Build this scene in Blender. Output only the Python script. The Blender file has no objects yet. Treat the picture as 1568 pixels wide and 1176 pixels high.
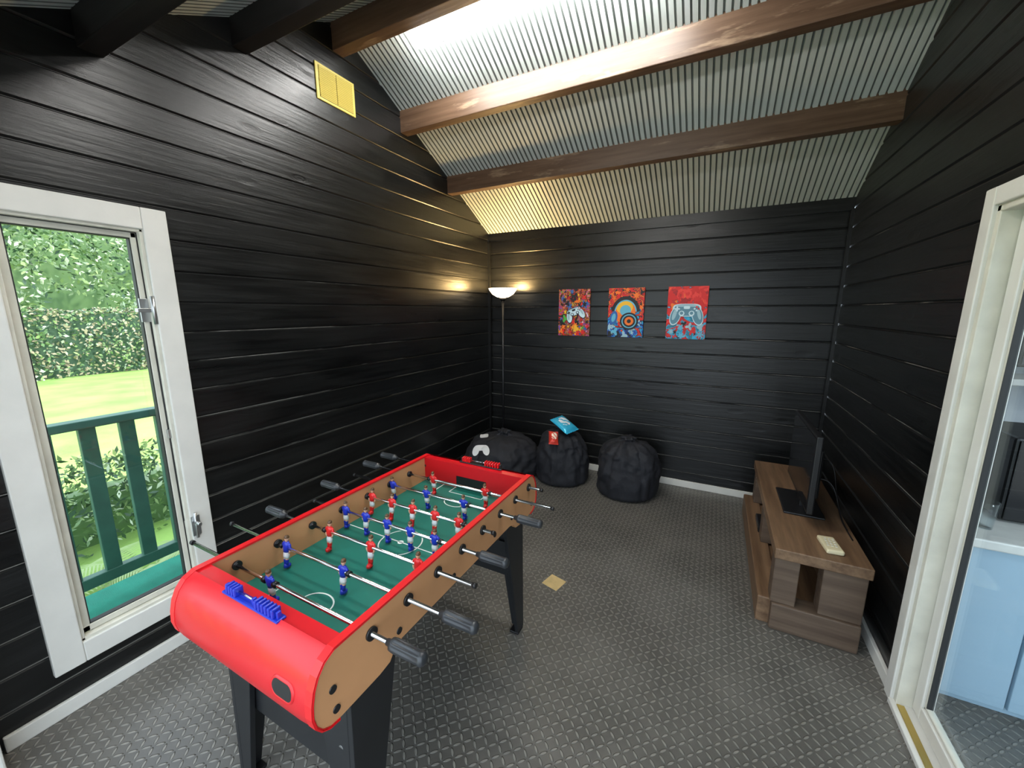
import bpy, bmesh, math, random
from mathutils import Vector, Matrix, Euler, noise
from mathutils.bvhtree import BVHTree
random.seed(7)
S=bpy.context.scene
col=S.collection
pi=math.pi
# ------------------------------------------------------------ materials
def newmat(name):
    m=bpy.data.materials.new(name); m.use_nodes=True
    nt=m.node_tree; b=nt.nodes['Principled BSDF']
    return m,nt,b
def mat(name,c,rough=.5,metal=0,spec=.5,bump=0,bscale=50,var=0,vscale=8,emit=None,es=0,coat=0):
    m,nt,b=newmat(name)
    b.inputs['Base Color'].default_value=(*c,1); b.inputs['Roughness'].default_value=rough
    b.inputs['Metallic'].default_value=metal; b.inputs['Specular IOR Level'].default_value=spec
    b.inputs['Coat Weight'].default_value=coat
    tc=nt.nodes.new('ShaderNodeTexCoord')
    if var>0:
        n=nt.nodes.new('ShaderNodeTexNoise'); n.inputs['Scale'].default_value=vscale; n.inputs['Detail'].default_value=5
        nt.links.new(tc.outputs['Object'],n.inputs['Vector'])
        r=nt.nodes.new('ShaderNodeValToRGB'); e=r.color_ramp.elements
        e[0].position=.3; e[1].position=.7
        e[0].color=(*[x*(1-var) for x in c],1); e[1].color=(*[min(1,x*(1+var)) for x in c],1)
        nt.links.new(n.outputs['Fac'],r.inputs['Fac']); nt.links.new(r.outputs['Color'],b.inputs['Base Color'])
    if bump>0:
        n=nt.nodes.new('ShaderNodeTexNoise'); n.inputs['Scale'].default_value=bscale; n.inputs['Detail'].default_value=6
        nt.links.new(tc.outputs['Object'],n.inputs['Vector'])
        bp=nt.nodes.new('ShaderNodeBump'); bp.inputs['Strength'].default_value=bump; bp.inputs['Distance'].default_value=.01
        nt.links.new(n.outputs['Fac'],bp.inputs['Height']); nt.links.new(bp.outputs['Normal'],b.inputs['Normal'])
    if emit:
        b.inputs['Emission Color'].default_value=(*emit,1); b.inputs['Emission Strength'].default_value=es
    return m
def mth(nt,op,a,b=None,c=None,clamp=False):
    n=nt.nodes.new('ShaderNodeMath'); n.operation=op; n.use_clamp=clamp
    for i,v in enumerate((a,b,c)):
        if v is None: continue
        if isinstance(v,(int,float)): n.inputs[i].default_value=v
        else: nt.links.new(v,n.inputs[i])
    return n.outputs[0]
def ramp(nt,fac,stops,interp='LINEAR'):
    r=nt.nodes.new('ShaderNodeValToRGB'); r.color_ramp.interpolation=interp
    e=r.color_ramp.elements
    while len(e)<len(stops): e.new(.5)
    for i,(p,c) in enumerate(stops):
        e[i].position=p; e[i].color=(*c,1)
    nt.links.new(fac,r.inputs['Fac']); return r.outputs['Color']
def comb(nt,x,y,z):
    n=nt.nodes.new('ShaderNodeCombineXYZ')
    for i,v in enumerate((x,y,z)):
        if isinstance(v,(int,float)): n.inputs[i].default_value=v
        else: nt.links.new(v,n.inputs[i])
    return n.outputs[0]
def tnoise(nt,vec,scale=1,detail=4,rough=.5):
    n=nt.nodes.new('ShaderNodeTexNoise'); n.inputs['Scale'].default_value=scale; n.inputs['Detail'].default_value=detail
    n.inputs['Roughness'].default_value=rough
    nt.links.new(vec,n.inputs['Vector']); return n.outputs['Fac']
PITCH=.136
def boards_mat(name,base,hi):
    m,nt,b=newmat(name)
    tc=nt.nodes.new('ShaderNodeTexCoord'); sp=nt.nodes.new('ShaderNodeSeparateXYZ')
    nt.links.new(tc.outputs['Object'],sp.inputs[0])
    al=mth(nt,'ADD',sp.outputs[0],sp.outputs[1]); z=sp.outputs[2]
    row=mth(nt,'FLOOR',mth(nt,'DIVIDE',z,PITCH))
    a2=mth(nt,'ADD',al,mth(nt,'MULTIPLY',row,3.77))
    vv=comb(nt,mth(nt,'MULTIPLY',a2,2.6),mth(nt,'MULTIPLY',z,7.3),mth(nt,'MULTIPLY',row,5.1))
    vo=nt.nodes.new('ShaderNodeTexVoronoi'); vo.inputs['Scale'].default_value=1.0
    nt.links.new(vv,vo.inputs['Vector'])
    d=vo.outputs['Distance']
    knot=mth(nt,'SUBTRACT',1.0,mth(nt,'MULTIPLY',d,5.5),clamp=True)
    gz=mth(nt,'ADD',mth(nt,'MULTIPLY',z,42.0),mth(nt,'MULTIPLY',knot,3.0))
    gv=comb(nt,mth(nt,'MULTIPLY',a2,2.4),gz,row)
    g=tnoise(nt,gv,1.0,6,.6)
    big=tnoise(nt,comb(nt,mth(nt,'MULTIPLY',a2,1.6),mth(nt,'MULTIPLY',z,6),row),1.3,3)
    f=mth(nt,'ADD',mth(nt,'MULTIPLY',g,.55),mth(nt,'MULTIPLY',big,.45))
    c=ramp(nt,f,[(.38,base),(.68,hi)])
    nt.links.new(c,b.inputs['Base Color'])
    ro=mth(nt,'ADD',.15,mth(nt,'MULTIPLY',f,.38)); nt.links.new(ro,b.inputs['Roughness'])
    b.inputs['Specular IOR Level'].default_value=.5
    h=mth(nt,'ADD',mth(nt,'MULTIPLY',g,.8),mth(nt,'MULTIPLY',knot,-.9))
    bp=nt.nodes.new('ShaderNodeBump'); bp.inputs['Strength'].default_value=.34; bp.inputs['Distance'].default_value=.006
    nt.links.new(h,bp.inputs['Height']); nt.links.new(bp.outputs['Normal'],b.inputs['Normal'])
    return m
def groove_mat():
    # edge glints painted into the joints as a pale tongue, more of them low down
    m,nt,b=newmat('board_joint_glint')
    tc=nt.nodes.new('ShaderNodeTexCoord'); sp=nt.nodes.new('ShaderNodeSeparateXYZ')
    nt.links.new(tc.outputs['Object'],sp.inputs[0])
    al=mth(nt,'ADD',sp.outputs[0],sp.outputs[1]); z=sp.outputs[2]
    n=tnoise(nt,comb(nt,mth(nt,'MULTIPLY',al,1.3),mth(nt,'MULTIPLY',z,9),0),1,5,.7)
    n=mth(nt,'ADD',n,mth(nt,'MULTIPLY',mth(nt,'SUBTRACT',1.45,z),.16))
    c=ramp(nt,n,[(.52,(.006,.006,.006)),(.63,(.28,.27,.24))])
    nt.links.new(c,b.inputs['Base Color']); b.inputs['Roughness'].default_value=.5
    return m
def wood_mat(name,c1,c2,axis=0,rough=.5,sc=1,wear=None):
    m,nt,b=newmat(name)
    tc=nt.nodes.new('ShaderNodeTexCoord'); sp=nt.nodes.new('ShaderNodeSeparateXYZ')
    nt.links.new(tc.outputs['Object'],sp.inputs[0]); o=[sp.outputs[0],sp.outputs[1],sp.outputs[2]]
    v=comb(nt,*[mth(nt,'MULTIPLY',o[i],(2.0 if i==axis else 32.0)*sc) for i in range(3)])
    g=tnoise(nt,v,1,6,.6)
    c=ramp(nt,g,[(.32,c1),(.7,c2)])
    if wear:
        w=tnoise(nt,comb(nt,*[mth(nt,'MULTIPLY',o[i],(2.5 if i==axis else 14.0)) for i in range(3)]),1,5,.65)
        wf=mth(nt,'MULTIPLY',mth(nt,'SUBTRACT',w,.57),8.0,clamp=True)
        mx=nt.nodes.new('ShaderNodeMix'); mx.data_type='RGBA'
        nt.links.new(wf,mx.inputs[0]); nt.links.new(c,mx.inputs[6]); mx.inputs[7].default_value=(*wear,1)
        c=mx.outputs[2]
    nt.links.new(c,b.inputs['Base Color']); b.inputs['Roughness'].default_value=rough
    bp=nt.nodes.new('ShaderNodeBump'); bp.inputs['Strength'].default_value=.3; bp.inputs['Distance'].default_value=.004
    nt.links.new(g,bp.inputs['Height']); nt.links.new(bp.outputs['Normal'],b.inputs['Normal'])
    return m
def floor_mat():
    m,nt,b=newmat('rubber_checker_floor')
    tc=nt.nodes.new('ShaderNodeTexCoord'); sp=nt.nodes.new('ShaderNodeSeparateXYZ')
    nt.links.new(tc.outputs['Object'],sp.inputs[0])
    k=1/.030
    x=mth(nt,'MULTIPLY',sp.outputs[0],k); y=mth(nt,'MULTIPLY',sp.outputs[1],k)
    fx=mth(nt,'SUBTRACT',mth(nt,'FRACT',x),.5); fy=mth(nt,'SUBTRACT',mth(nt,'FRACT',y),.5)
    par=mth(nt,'FLOORED_MODULO',mth(nt,'ADD',mth(nt,'FLOOR',x),mth(nt,'FLOOR',y)),2.0)
    sg=mth(nt,'SUBTRACT',mth(nt,'MULTIPLY',par,2.0),1.0)
    fys=mth(nt,'MULTIPLY',fy,sg)
    a=mth(nt,'ADD',fx,fys); c=mth(nt,'SUBTRACT',fx,fys)
    d=mth(nt,'ADD',mth(nt,'POWER',mth(nt,'DIVIDE',mth(nt,'ABSOLUTE',a),.72),2.0),mth(nt,'POWER',mth(nt,'DIVIDE',mth(nt,'ABSOLUTE',c),.24),2.0))
    h=mth(nt,'MULTIPLY',mth(nt,'SUBTRACT',1.15,d),1.6,clamp=True)
    n=tnoise(nt,tc.outputs['Object'],1.7,6,.6)
    cc=ramp(nt,n,[(.3,(.070,.066,.058)),(.7,(.150,.141,.124))])
    mx=nt.nodes.new('ShaderNodeMix'); mx.data_type='RGBA'
    nt.links.new(mth(nt,'MULTIPLY',h,.65),mx.inputs[0]); nt.links.new(cc,mx.inputs[6]); mx.inputs[7].default_value=(.28,.265,.23,1)
    nt.links.new(mx.outputs[2],b.inputs['Base Color'])
    n2=tnoise(nt,tc.outputs['Object'],3,3)
    nt.links.new(mth(nt,'ADD',.22,mth(nt,'MULTIPLY',n2,.25)),b.inputs['Roughness'])
    bp=nt.nodes.new('ShaderNodeBump'); bp.inputs['Strength'].default_value=1.0; bp.inputs['Distance'].default_value=.004
    nt.links.new(h,bp.inputs['Height']); nt.links.new(bp.outputs['Normal'],b.inputs['Normal'])
    return m
def glass_mat(name,tint=(1,1,1)):
    m=bpy.data.materials.new(name); m.use_nodes=True; nt=m.node_tree; nt.nodes.clear()
    o=nt.nodes.new('ShaderNodeOutputMaterial'); t=nt.nodes.new('ShaderNodeBsdfTransparent'); g=nt.nodes.new('ShaderNodeBsdfGlossy')
    t.inputs[0].default_value=(*tint,1); g.inputs['Roughness'].default_value=.02
    lw=nt.nodes.new('ShaderNodeLayerWeight'); lw.inputs[0].default_value=.5
    fac=mth(nt,'ADD',.03,mth(nt,'MULTIPLY',mth(nt,'POWER',lw.outputs['Facing'],5.0),.7))
    mx=nt.nodes.new('ShaderNodeMixShader'); nt.links.new(fac,mx.inputs[0])
    nt.links.new(t.outputs[0],mx.inputs[1]); nt.links.new(g.outputs[0],mx.inputs[2]); nt.links.new(mx.outputs[0],o.inputs[0])
    return m
def splash_mat(name,stops,scale=9,seed=0,zg=0):
    m,nt,b=newmat(name)
    tc=nt.nodes.new('ShaderNodeTexCoord')
    n=nt.nodes.new('ShaderNodeTexNoise'); n.inputs['Scale'].default_value=scale; n.inputs['Detail'].default_value=3; n.inputs['Distortion'].default_value=2.4
    mp=nt.nodes.new('ShaderNodeMapping'); mp.inputs['Location'].default_value=(seed,seed*1.3,seed*.7)
    nt.links.new(tc.outputs['Object'],mp.inputs[0]); nt.links.new(mp.outputs[0],n.inputs['Vector'])
    sp=nt.nodes.new('ShaderNodeSeparateXYZ'); nt.links.new(tc.outputs['Object'],sp.inputs[0])
    f=mth(nt,'ADD',n.outputs['Fac'],mth(nt,'MULTIPLY',mth(nt,'SUBTRACT',sp.outputs[2],1.58),zg))
    c=ramp(nt,f,stops,'CONSTANT'); nt.links.new(c,b.inputs['Base Color']); b.inputs['Roughness'].default_value=.5
    return m

M={}
M['black']=boards_mat('black_painted_boards',(.0022,.0025,.0027),(.0095,.0102,.0102))
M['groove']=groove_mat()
M['beam']=wood_mat('stained_beam',(.085,.046,.026),(.165,.100,.062),0,.42,1,(.34,.24,.16))
M['beamdark']=wood_mat('shaded_beam',(.005,.004,.004),(.012,.010,.009),0,.5)  # backlit shade of the near-slope beams put into the stain colour
M['white']=mat('white_gloss_paint',(.70,.69,.64),.35,var=.06,vscale=6,bump=.08,bscale=30)
M['cream']=mat('old_white_paint',(.64,.62,.53),.45,var=.10,vscale=10,bump=.12,bscale=40)
M['ceil']=mat('white_ribbed_ceiling',(.60,.66,.64),.45,var=.04,vscale=3)
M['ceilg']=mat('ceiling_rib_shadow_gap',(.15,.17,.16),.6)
M['floor']=floor_mat()
M['glass']=glass_mat('window_glass')
M['glassb']=glass_mat('door_glass',(.95,.985,1))
M['gasket']=mat('black_gasket',(.02,.02,.02),.6)
M['galv']=mat('galvanised_steel',(.55,.56,.56),.35,1,bump=.05)
M['red']=mat('red_plastic',(.60,.005,.012),.34,coat=.1)
M['redtrim']=mat('red_trim',(.68,.010,.014),.35)
M['mdf']=mat('tan_laminate',(.60,.30,.135),.42,var=.08,vscale=5)
M['field']=mat('green_pitch',(.005,.150,.112),.5,var=.05)
M['line']=mat('pitch_line_white',(.75,.82,.78),.5)
M['legs']=mat('black_laminate',(.012,.013,.015),.38,var=.2,vscale=4)
M['chrome']=mat('chrome_rod',(.78,.78,.80),.14,1)
M['rubber']=mat('black_grip',(.03,.033,.037),.38)
M['blackp']=mat('black_plastic',(.010,.010,.011),.35)
M['bluep']=mat('blue_plastic',(.012,.03,.42),.3)
M['skin']=mat('player_skin',(.75,.42,.27),.4)
M['hair']=mat('player_hair',(.10,.05,.02),.4)
M['pwhite']=mat('player_white',(.82,.82,.82),.35)
M['pred']=mat('player_red',(.72,.02,.02),.3)
M['pblue']=mat('player_blue',(.015,.035,.45),.3)
M['oak']=wood_mat('rustic_brown_wood',(.105,.057,.030),(.24,.145,.080),1,.5,.8)
M['oakend']=wood_mat('rustic_brown_wood_x',(.075,.047,.031),(.15,.102,.068),0,.6,.8)
M['fabric']=mat('black_fabric',(.012,.013,.018),.75,bump=.3,bscale=160)
M['logo']=mat('white_print',(.8,.8,.8),.7)
M['yellow']=mat('yellow_vent',(.80,.66,.16),.5)
M['paper']=mat('cream_plastic',(.70,.62,.40),.5)
M['tape']=mat('tan_tape',(.60,.44,.20),.45,var=.15,vscale=20)
M['tvscr']=mat('tv_screen',(.006,.006,.007),.08)
M['gold']=mat('brass_threshold',(.65,.48,.16),.35,1)
M['paleblue']=mat('pale_blue_panel',(.34,.48,.58),.4)
M['turf']=mat('green_turf_mat',(.004,.24,.16),.8,bump=.5,bscale=200,var=.15)
M['greenp']=mat('green_fence_paint',(.04,.13,.09),.5,var=.15,vscale=12)
M['lawn']=mat('lawn_grass',(.26,.43,.10),.9,var=.30,vscale=1.2,bump=.8,bscale=25)
M['l1']=mat('leaf_light',(.28,.40,.15),.5); M['l2']=mat('leaf_mid',(.12,.22,.08),.5)
M['l3']=mat('leaf_dark',(.035,.085,.04),.5); M['l4']=mat('leaf_russet',(.36,.31,.20),.7)
M['l5']=mat('leaf_pale',(.55,.64,.45),.5)
M['wallgrey']=mat('pale_wall_paint',(.62,.65,.67),.6)

# ------------------------------------------------------------ geometry helpers
def link(o,parent=None):
    col.objects.link(o)
    if parent is not None:
        o.parent=parent; o.matrix_parent_inverse=Matrix.Translation(-parent.location)
    return o
def empty(name,loc):
    e=bpy.data.objects.new(name,None); e.location=loc; e.empty_display_size=.1; col.objects.link(e); return e
def mesh(name,v,f,m,parent=None,smooth=False,mi=None):
    me=bpy.data.meshes.new(name); me.from_pydata([tuple(p) for p in v],[],f)
    for x in (m if isinstance(m,(list,tuple)) else [m]): me.materials.append(x)
    if mi: me.polygons.foreach_set('material_index',mi)
    if smooth: me.polygons.foreach_set('use_smooth',[True]*len(me.polygons))
    me.update()
    return link(bpy.data.objects.new(name,me),parent)
def fixn(o):
    bm=bmesh.new(); bm.from_mesh(o.data); bmesh.ops.recalc_face_normals(bm,faces=bm.faces); bm.to_mesh(o.data); bm.free(); return o
def box(name,x0,x1,y0,y1,z0,z1,m,parent=None,bev=0,seg=2,rot=None):
    bm=bmesh.new(); bmesh.ops.create_cube(bm,size=1)
    c=Vector(((x0+x1)/2,(y0+y1)/2,(z0+z1)/2))
    for v in bm.verts: v.co=Vector((v.co.x*(x1-x0),v.co.y*(y1-y0),v.co.z*(z1-z0)))
    if bev: bmesh.ops.bevel(bm,geom=bm.edges[:],offset=bev,segments=seg,affect='EDGES',profile=.5)
    if rot is not None: bmesh.ops.transform(bm,matrix=rot,verts=bm.verts)
    for v in bm.verts: v.co+=c
    me=bpy.data.meshes.new(name); bm.to_mesh(me); bm.free(); me.materials.append(m)
    return link(bpy.data.objects.new(name,me),parent)
def rings(name,R,m,parent=None,smooth=True,cap=True,mi=None):
    n=len(R[0]); v=[p for r in R for p in r]; f=[]; mm=[]
    for i in range(len(R)-1):
        for j in range(n):
            f.append((i*n+j,i*n+(j+1)%n,(i+1)*n+(j+1)%n,(i+1)*n+j)); mm.append(mi[i] if mi else 0)
    if cap:
        f.append(tuple(range(n))[::-1]); mm.append(mi[0] if mi else 0)
        f.append(tuple((len(R)-1)*n+j for j in range(n))); mm.append(mi[-1] if mi else 0)
    o=mesh(name,v,f,m,parent,smooth,mm if mi else None); fixn(o); return o
def basis(d):
    d=Vector(d).normalized(); a=Vector((0,0,1)) if abs(d.z)<.9 else Vector((1,0,0))
    u=d.cross(a).normalized(); return d,u,d.cross(u)
def cyl(name,p0,p1,r,m,parent=None,n=20,r1=None,smooth=True):
    p0=Vector(p0);p1=Vector(p1); d,u,w=basis(p1-p0); r1=r if r1 is None else r1
    R=[[p+u*rr*math.cos(t*2*pi/n)+w*rr*math.sin(t*2*pi/n) for t in range(n)] for p,rr in ((p0,r),(p1,r1))]
    o=rings(name,R,m,parent,smooth)
    for p in o.data.polygons:
        if len(p.vertices)>4: p.use_smooth=False
    return o
def lathe(name,c,prof,m,parent=None,n=40,cap=False,mi=None):
    c=Vector(c)
    R=[[c+Vector((r*math.cos(t*2*pi/n),r*math.sin(t*2*pi/n),z)) for t in range(n)] for r,z in prof]
    return rings(name,R,m,parent,True,cap,mi)
def poly_extrude(name,pts,a0,a1,mapf,m,parent=None,bev=0):
    n=len(pts); v=[mapf(p,a0) for p in pts]+[mapf(p,a1) for p in pts]
    f=[tuple(range(n)),tuple(range(n,2*n))[::-1]]+[(i,(i+1)%n,n+(i+1)%n,n+i) for i in range(n)]
    o=mesh(name,v,f,m,parent); fixn(o)
    if bev:
        b=o.modifiers.new('b','BEVEL'); b.width=bev; b.segments=2; b.limit_method='ANGLE'; b.angle_limit=.6
    return o
YZ=lambda p,a:(a,p[0],p[1])

# ------------------------------------------------------------ room dims
XL,XR,YB,YN=-2.2,.79,3.75,.14
RY=(YB+YN)/2; EZ=2.37; SL=.52; RZ=EZ+SL*(YB-RY)
def zc(y): return EZ+SL*((YB-y) if y>RY else (y-YN))
def board_wall(name,mapf,lim,z0,z1,ops,breaks=()):
    G=.007
    k=int(math.floor(z0/PITCH)); pts=[]
    while k*PITCH<z1:
        b=k*PITCH
        pts+= [(b,-G),(b+.0032,-G),(b+.0105,0),(b+PITCH-.005,0)]
        k+=1
    pts.append((k*PITCH,-G))
    def off(z):
        for (a,oa),(b,ob) in zip(pts,pts[1:]):
            if a<=z<=b: return oa+(ob-oa)*((z-a)/(b-a) if b>a else 0)
        return 0
    zz=sorted(set([round(p[0],5) for p in pts if z0<=p[0]<=z1]+[z0,z1]+[z for o in ops for z in o[2:4] if z0<z<z1]+[b for b in breaks if z0<b<z1]))
    v=[];f=[];mi=[]
    for za,zb in zip(zz,zz[1:]):
        if zb-za<1e-5: continue
        zm=(za+zb)/2; oa,ob=off(za+1e-6),off(zb-1e-6)
        ph=zm%PITCH
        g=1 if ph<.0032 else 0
        A0,A1=lim(za); B0,B1=lim(zb)
        cuts=[(o[0],o[1]) for o in sorted(ops) if o[2]<zm<o[3]]
        segs=[];pa,pb=A0,B0
        for c0,c1 in cuts:
            segs.append((pa,c0,pb,c0)); pa=pb=c1
        segs.append((pa,A1,pb,B1))
        for s0,s1,t0,t1 in segs:
            if s1-s0<1e-4 and t1-t0<1e-4: continue
            i=len(v); v+=[mapf(s0,za,oa),mapf(s1,za,oa),mapf(t1,zb,ob),mapf(t0,zb,ob)]; f.append((i,i+1,i+2,i+3)); mi.append(g)
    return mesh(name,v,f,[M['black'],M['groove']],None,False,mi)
def gable(z):
    if z<=EZ: return (YN,YB)
    t=(z-EZ)/SL; return (YN+t,YB-t)
WY0,WY1,WZ0,WZ1=.425,.84,.275,1.935
DY0,DY1,DZ1=1.10,1.935,1.935
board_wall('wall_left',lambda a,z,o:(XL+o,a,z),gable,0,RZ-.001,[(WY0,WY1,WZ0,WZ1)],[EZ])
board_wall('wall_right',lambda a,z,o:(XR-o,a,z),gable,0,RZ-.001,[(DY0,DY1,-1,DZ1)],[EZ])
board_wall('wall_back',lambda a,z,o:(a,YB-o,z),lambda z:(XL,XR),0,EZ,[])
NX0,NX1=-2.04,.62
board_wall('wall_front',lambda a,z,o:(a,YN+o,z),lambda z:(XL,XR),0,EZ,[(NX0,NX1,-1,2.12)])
box('floor',XL-.1,XR+.02,-.3,YB+.1,-.06,0,M['floor'])
def ceiling(name,ya,yb):
    v=[];f=[];mi=[]; x=XL-.01; P=.0365; pr=[]
    while x<XR+.01:
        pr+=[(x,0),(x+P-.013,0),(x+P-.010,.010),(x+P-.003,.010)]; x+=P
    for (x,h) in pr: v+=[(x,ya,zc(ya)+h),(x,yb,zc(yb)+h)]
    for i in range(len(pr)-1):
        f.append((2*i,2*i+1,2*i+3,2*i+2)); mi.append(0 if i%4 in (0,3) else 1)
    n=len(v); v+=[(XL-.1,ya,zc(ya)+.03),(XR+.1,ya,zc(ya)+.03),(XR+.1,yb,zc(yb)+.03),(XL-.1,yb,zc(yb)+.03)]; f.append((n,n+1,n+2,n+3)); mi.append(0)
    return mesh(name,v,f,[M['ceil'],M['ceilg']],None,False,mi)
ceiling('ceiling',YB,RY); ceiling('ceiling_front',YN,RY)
def purlin(name,y,w,d,m,far=True):
    zt=zc(y if far else y+w)+.02
    zb=(zc(y) if far else zc(y+w))-d
    box(name,XL-.01,XR+.01,y,y+w,zb,max(zt,zb+d),m,bev=.004)
purlin('ceiling_beam',3.03,.075,.140,M['beam'])
purlin('ceiling_beam',2.47,.075,.145,M['beam'])
box('ridge_beam',XL-.01,XR+.01,RY-.04,RY+.04,RZ-.17,RZ+.01,M['beam'],bev=.004)
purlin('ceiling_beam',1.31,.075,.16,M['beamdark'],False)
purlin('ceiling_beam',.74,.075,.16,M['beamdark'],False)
box('trim_1',XL,XR,YB-.022,YB-.001,EZ-.075,EZ+.012,M['black'])
box('baseboard_left',XL,XL+.018,YN+.05,YB,0,.062,M['white'],bev=.004)
box('baseboard_back',XL+.018,XR-.018,YB-.018,YB,0,.062,M['white'],bev=.004)
box('baseboard_right',XR-.018,XR,DY1+.07,YB,0,.062,M['white'],bev=.004)
box('trim_2',XL,XL+.022,YB-.045,YB-.022,.062,EZ-.07,M['black'])
box('trim_3',XR-.02,XR,YB-.045,YB-.022,.062,EZ-.07,M['black'])

e=empty('door_1',((NX0+NX1)/2,.07,0))
box('jamb_a',NX0-.11,NX0,-.05,YN+.03,0,2.2,M['white'],e,.006)
box('jamb_b',NX1,NX1+.11,-.05,YN+.03,0,2.2,M['white'],e,.006)
box('head',NX0-.11,NX1+.11,-.05,YN+.03,2.12,2.22,M['white'],e,.006)

# ------------------------------------------------------------ left window
w=empty('window_1',(XL,(WY0+WY1)/2,(WZ0+WZ1)/2))
T=.088
box('casing_far',XL-.002,XL+.024,WY1,WY1+T,WZ0-T,WZ1+T,M['white'],w,.004)
box('casing_near',XL-.002,XL+.024,WY0-T,WY0,WZ0-T,WZ1+T,M['white'],w,.004)
box('casing_top',XL-.002,XL+.023,WY0,WY1,WZ1,WZ1+T,M['white'],w,.004)
box('casing_bottom',XL-.002,XL+.023,WY0,WY1,WZ0-T,WZ0,M['white'],w,.004)
for nm,a in (('reveal_far',(WY1-.012,WY1+.004,WZ0,WZ1)),('reveal_near',(WY0-.004,WY0+.012,WZ0,WZ1)),('reveal_top',(WY0,WY1,WZ1-.012,WZ1+.004)),('reveal_bottom',(WY0,WY1,WZ0-.004,WZ0+.012))):
    box(nm,XL-.09,XL+.012,*a,M['cream'],w,.002)
s0,s1,t0,t1=WY0+.014,WY1-.014,WZ0+.014,WZ1-.014
for nm,a in (('sash_far',(s1-.020,s1,t0,t1)),('sash_near',(s0,s0+.024,t0,t1)),('sash_top',(s0,s1,t1-.022,t1)),('sash_bottom',(s0,s1,t0,t0+.026))):
    box(nm,XL-.05,XL-.015,*a,M['cream'],w,.003)
for nm,a in (('gasket_far',(s1-.024,s1-.020,t0+.026,t1-.022)),('gasket_near',(s0+.024,s0+.028,t0+.026,t1-.022)),('gasket_top',(s0+.024,s1-.020,t1-.026,t1-.022)),('gasket_bottom',(s0+.024,s1-.020,t0+.026,t0+.030))):
    box(nm,XL-.046,XL-.020,*a,M['gasket'],w)
for nm,a in (('seal_far',(s1,s1+.003,t0,t1)),('seal_near',(s0-.003,s0,t0,t1)),('seal_top',(s0,s1,t1,t1+.003))):
    box(nm,XL-.05,XL-.012,*a,M['gasket'],w)
box('glass',XL-.034,XL-.030,s0+.024,s1-.020,t0+.026,t1-.022,M['glass'],w)
for hz in (1.60,):
    box('hinge_plate',XL-.012,XL-.006,s1-.03,s1+.002,hz-.05,hz+.05,M['galv'],w,.001)
    box('hinge_leaf',XL+.012,XL+.018,WY1-.01,WY1+.03,hz-.045,hz+.045,M['galv'],w,.001)
    cyl('hinge_pin',(XL+.018,WY1-.006,hz-.06),(XL+.018,WY1-.006,hz+.06),.008,M['galv'],w,12)
    box('hinge_arm',XL-.012,XL+.016,WY1-.06,WY1,hz-.008,hz+.008,M['galv'],w,.001)
box('catch_plate',XL+.022,XL+.028,WY1+.0,WY1+.035,.52,.62,M['galv'],w,.001)
cyl('catch_bolt',(XL+.035,WY1+.015,.51),(XL+.035,WY1+.015,.64),.006,M['galv'],w,12)
cyl('catch_knob',(XL+.03,WY1+.015,.59),(XL+.075,WY1+.015,.59),.008,M['galv'],w,12)
cyl('stay_bar',(XL-.01,WY1-.012,.60),(XL-.01,WY1-.012,1.55),.003,M['gasket'],w,8)
box('stay_catch',XL-.014,XL+.002,WY1-.022,WY1-.008,1.02,1.06,M['galv'],w,.001)

# ------------------------------------------------------------ right door
d=empty('door_2',(XR,(DY0+DY1)/2,1))
T=.06
box('casing_far',XR-.024,XR+.002,DY1,DY1+T,0,DZ1+T,M['white'],d,.004)
box('casing_near',XR-.024,XR+.002,DY0-T,DY0,0,DZ1+T,M['white'],d,.004)
box('casing_top',XR-.023,XR+.002,DY0,DY1,DZ1,DZ1+T,M['white'],d,.004)
box('jamb_far',XR-.012,XR+.10,DY1-.022,DY1+.003,0,DZ1,M['cream'],d,.003)
box('jamb_near',XR-.012,XR+.10,DY0-.003,DY0+.022,0,DZ1,M['cream'],d,.003)
box('jamb_top',XR-.012,XR+.10,DY0,DY1,DZ1-.022,DZ1+.003,M['cream'],d,.003)
a0,a1=DY0+.026,DY1-.026
for nm,a in (('stile_far',(a1-.055,a1,.03,DZ1-.026)),('stile_near',(a0,a0+.055,.03,DZ1-.026)),('rail_top',(a0+.055,a1-.055,DZ1-.09,DZ1-.026)),('rail_bottom',(a0+.055,a1-.055,.03,.09))):
    box(nm,XR+.035,XR+.075,*a,M['white'],d,.004)
for nm,a in (('bead_far',(a1-.067,a1-.055,.09,DZ1-.09)),('bead_near',(a0+.055,a0+.067,.09,DZ1-.09)),('bead_top',(a0+.055,a1-.055,DZ1-.102,DZ1-.09)),('bead_bottom',(a0+.055,a1-.055,.09,.102))):
    box(nm,XR+.044,XR+.066,*a,M['cream'],d,.003)
for nm,a in (('seal_far',(a1,a1+.004,.03,DZ1-.026)),('seal_inner',(a1-.070,a1-.067,.102,DZ1-.102))):
    box(nm,XR+.045,XR+.064,*a,M['gasket'],d)
box('glass',XR+.053,XR+.057,a0+.06,a1-.06,.095,DZ1-.095,M['glassb'],d)
box('sill',XR-.03,XR+.10,DY0,DY1,0.0,.022,M['white'],d,.003)
box('threshold_strip',XR-.012,XR+.012,DY0,DY1-.03,.0221,.027,M['gold'],d,.001)

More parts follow.
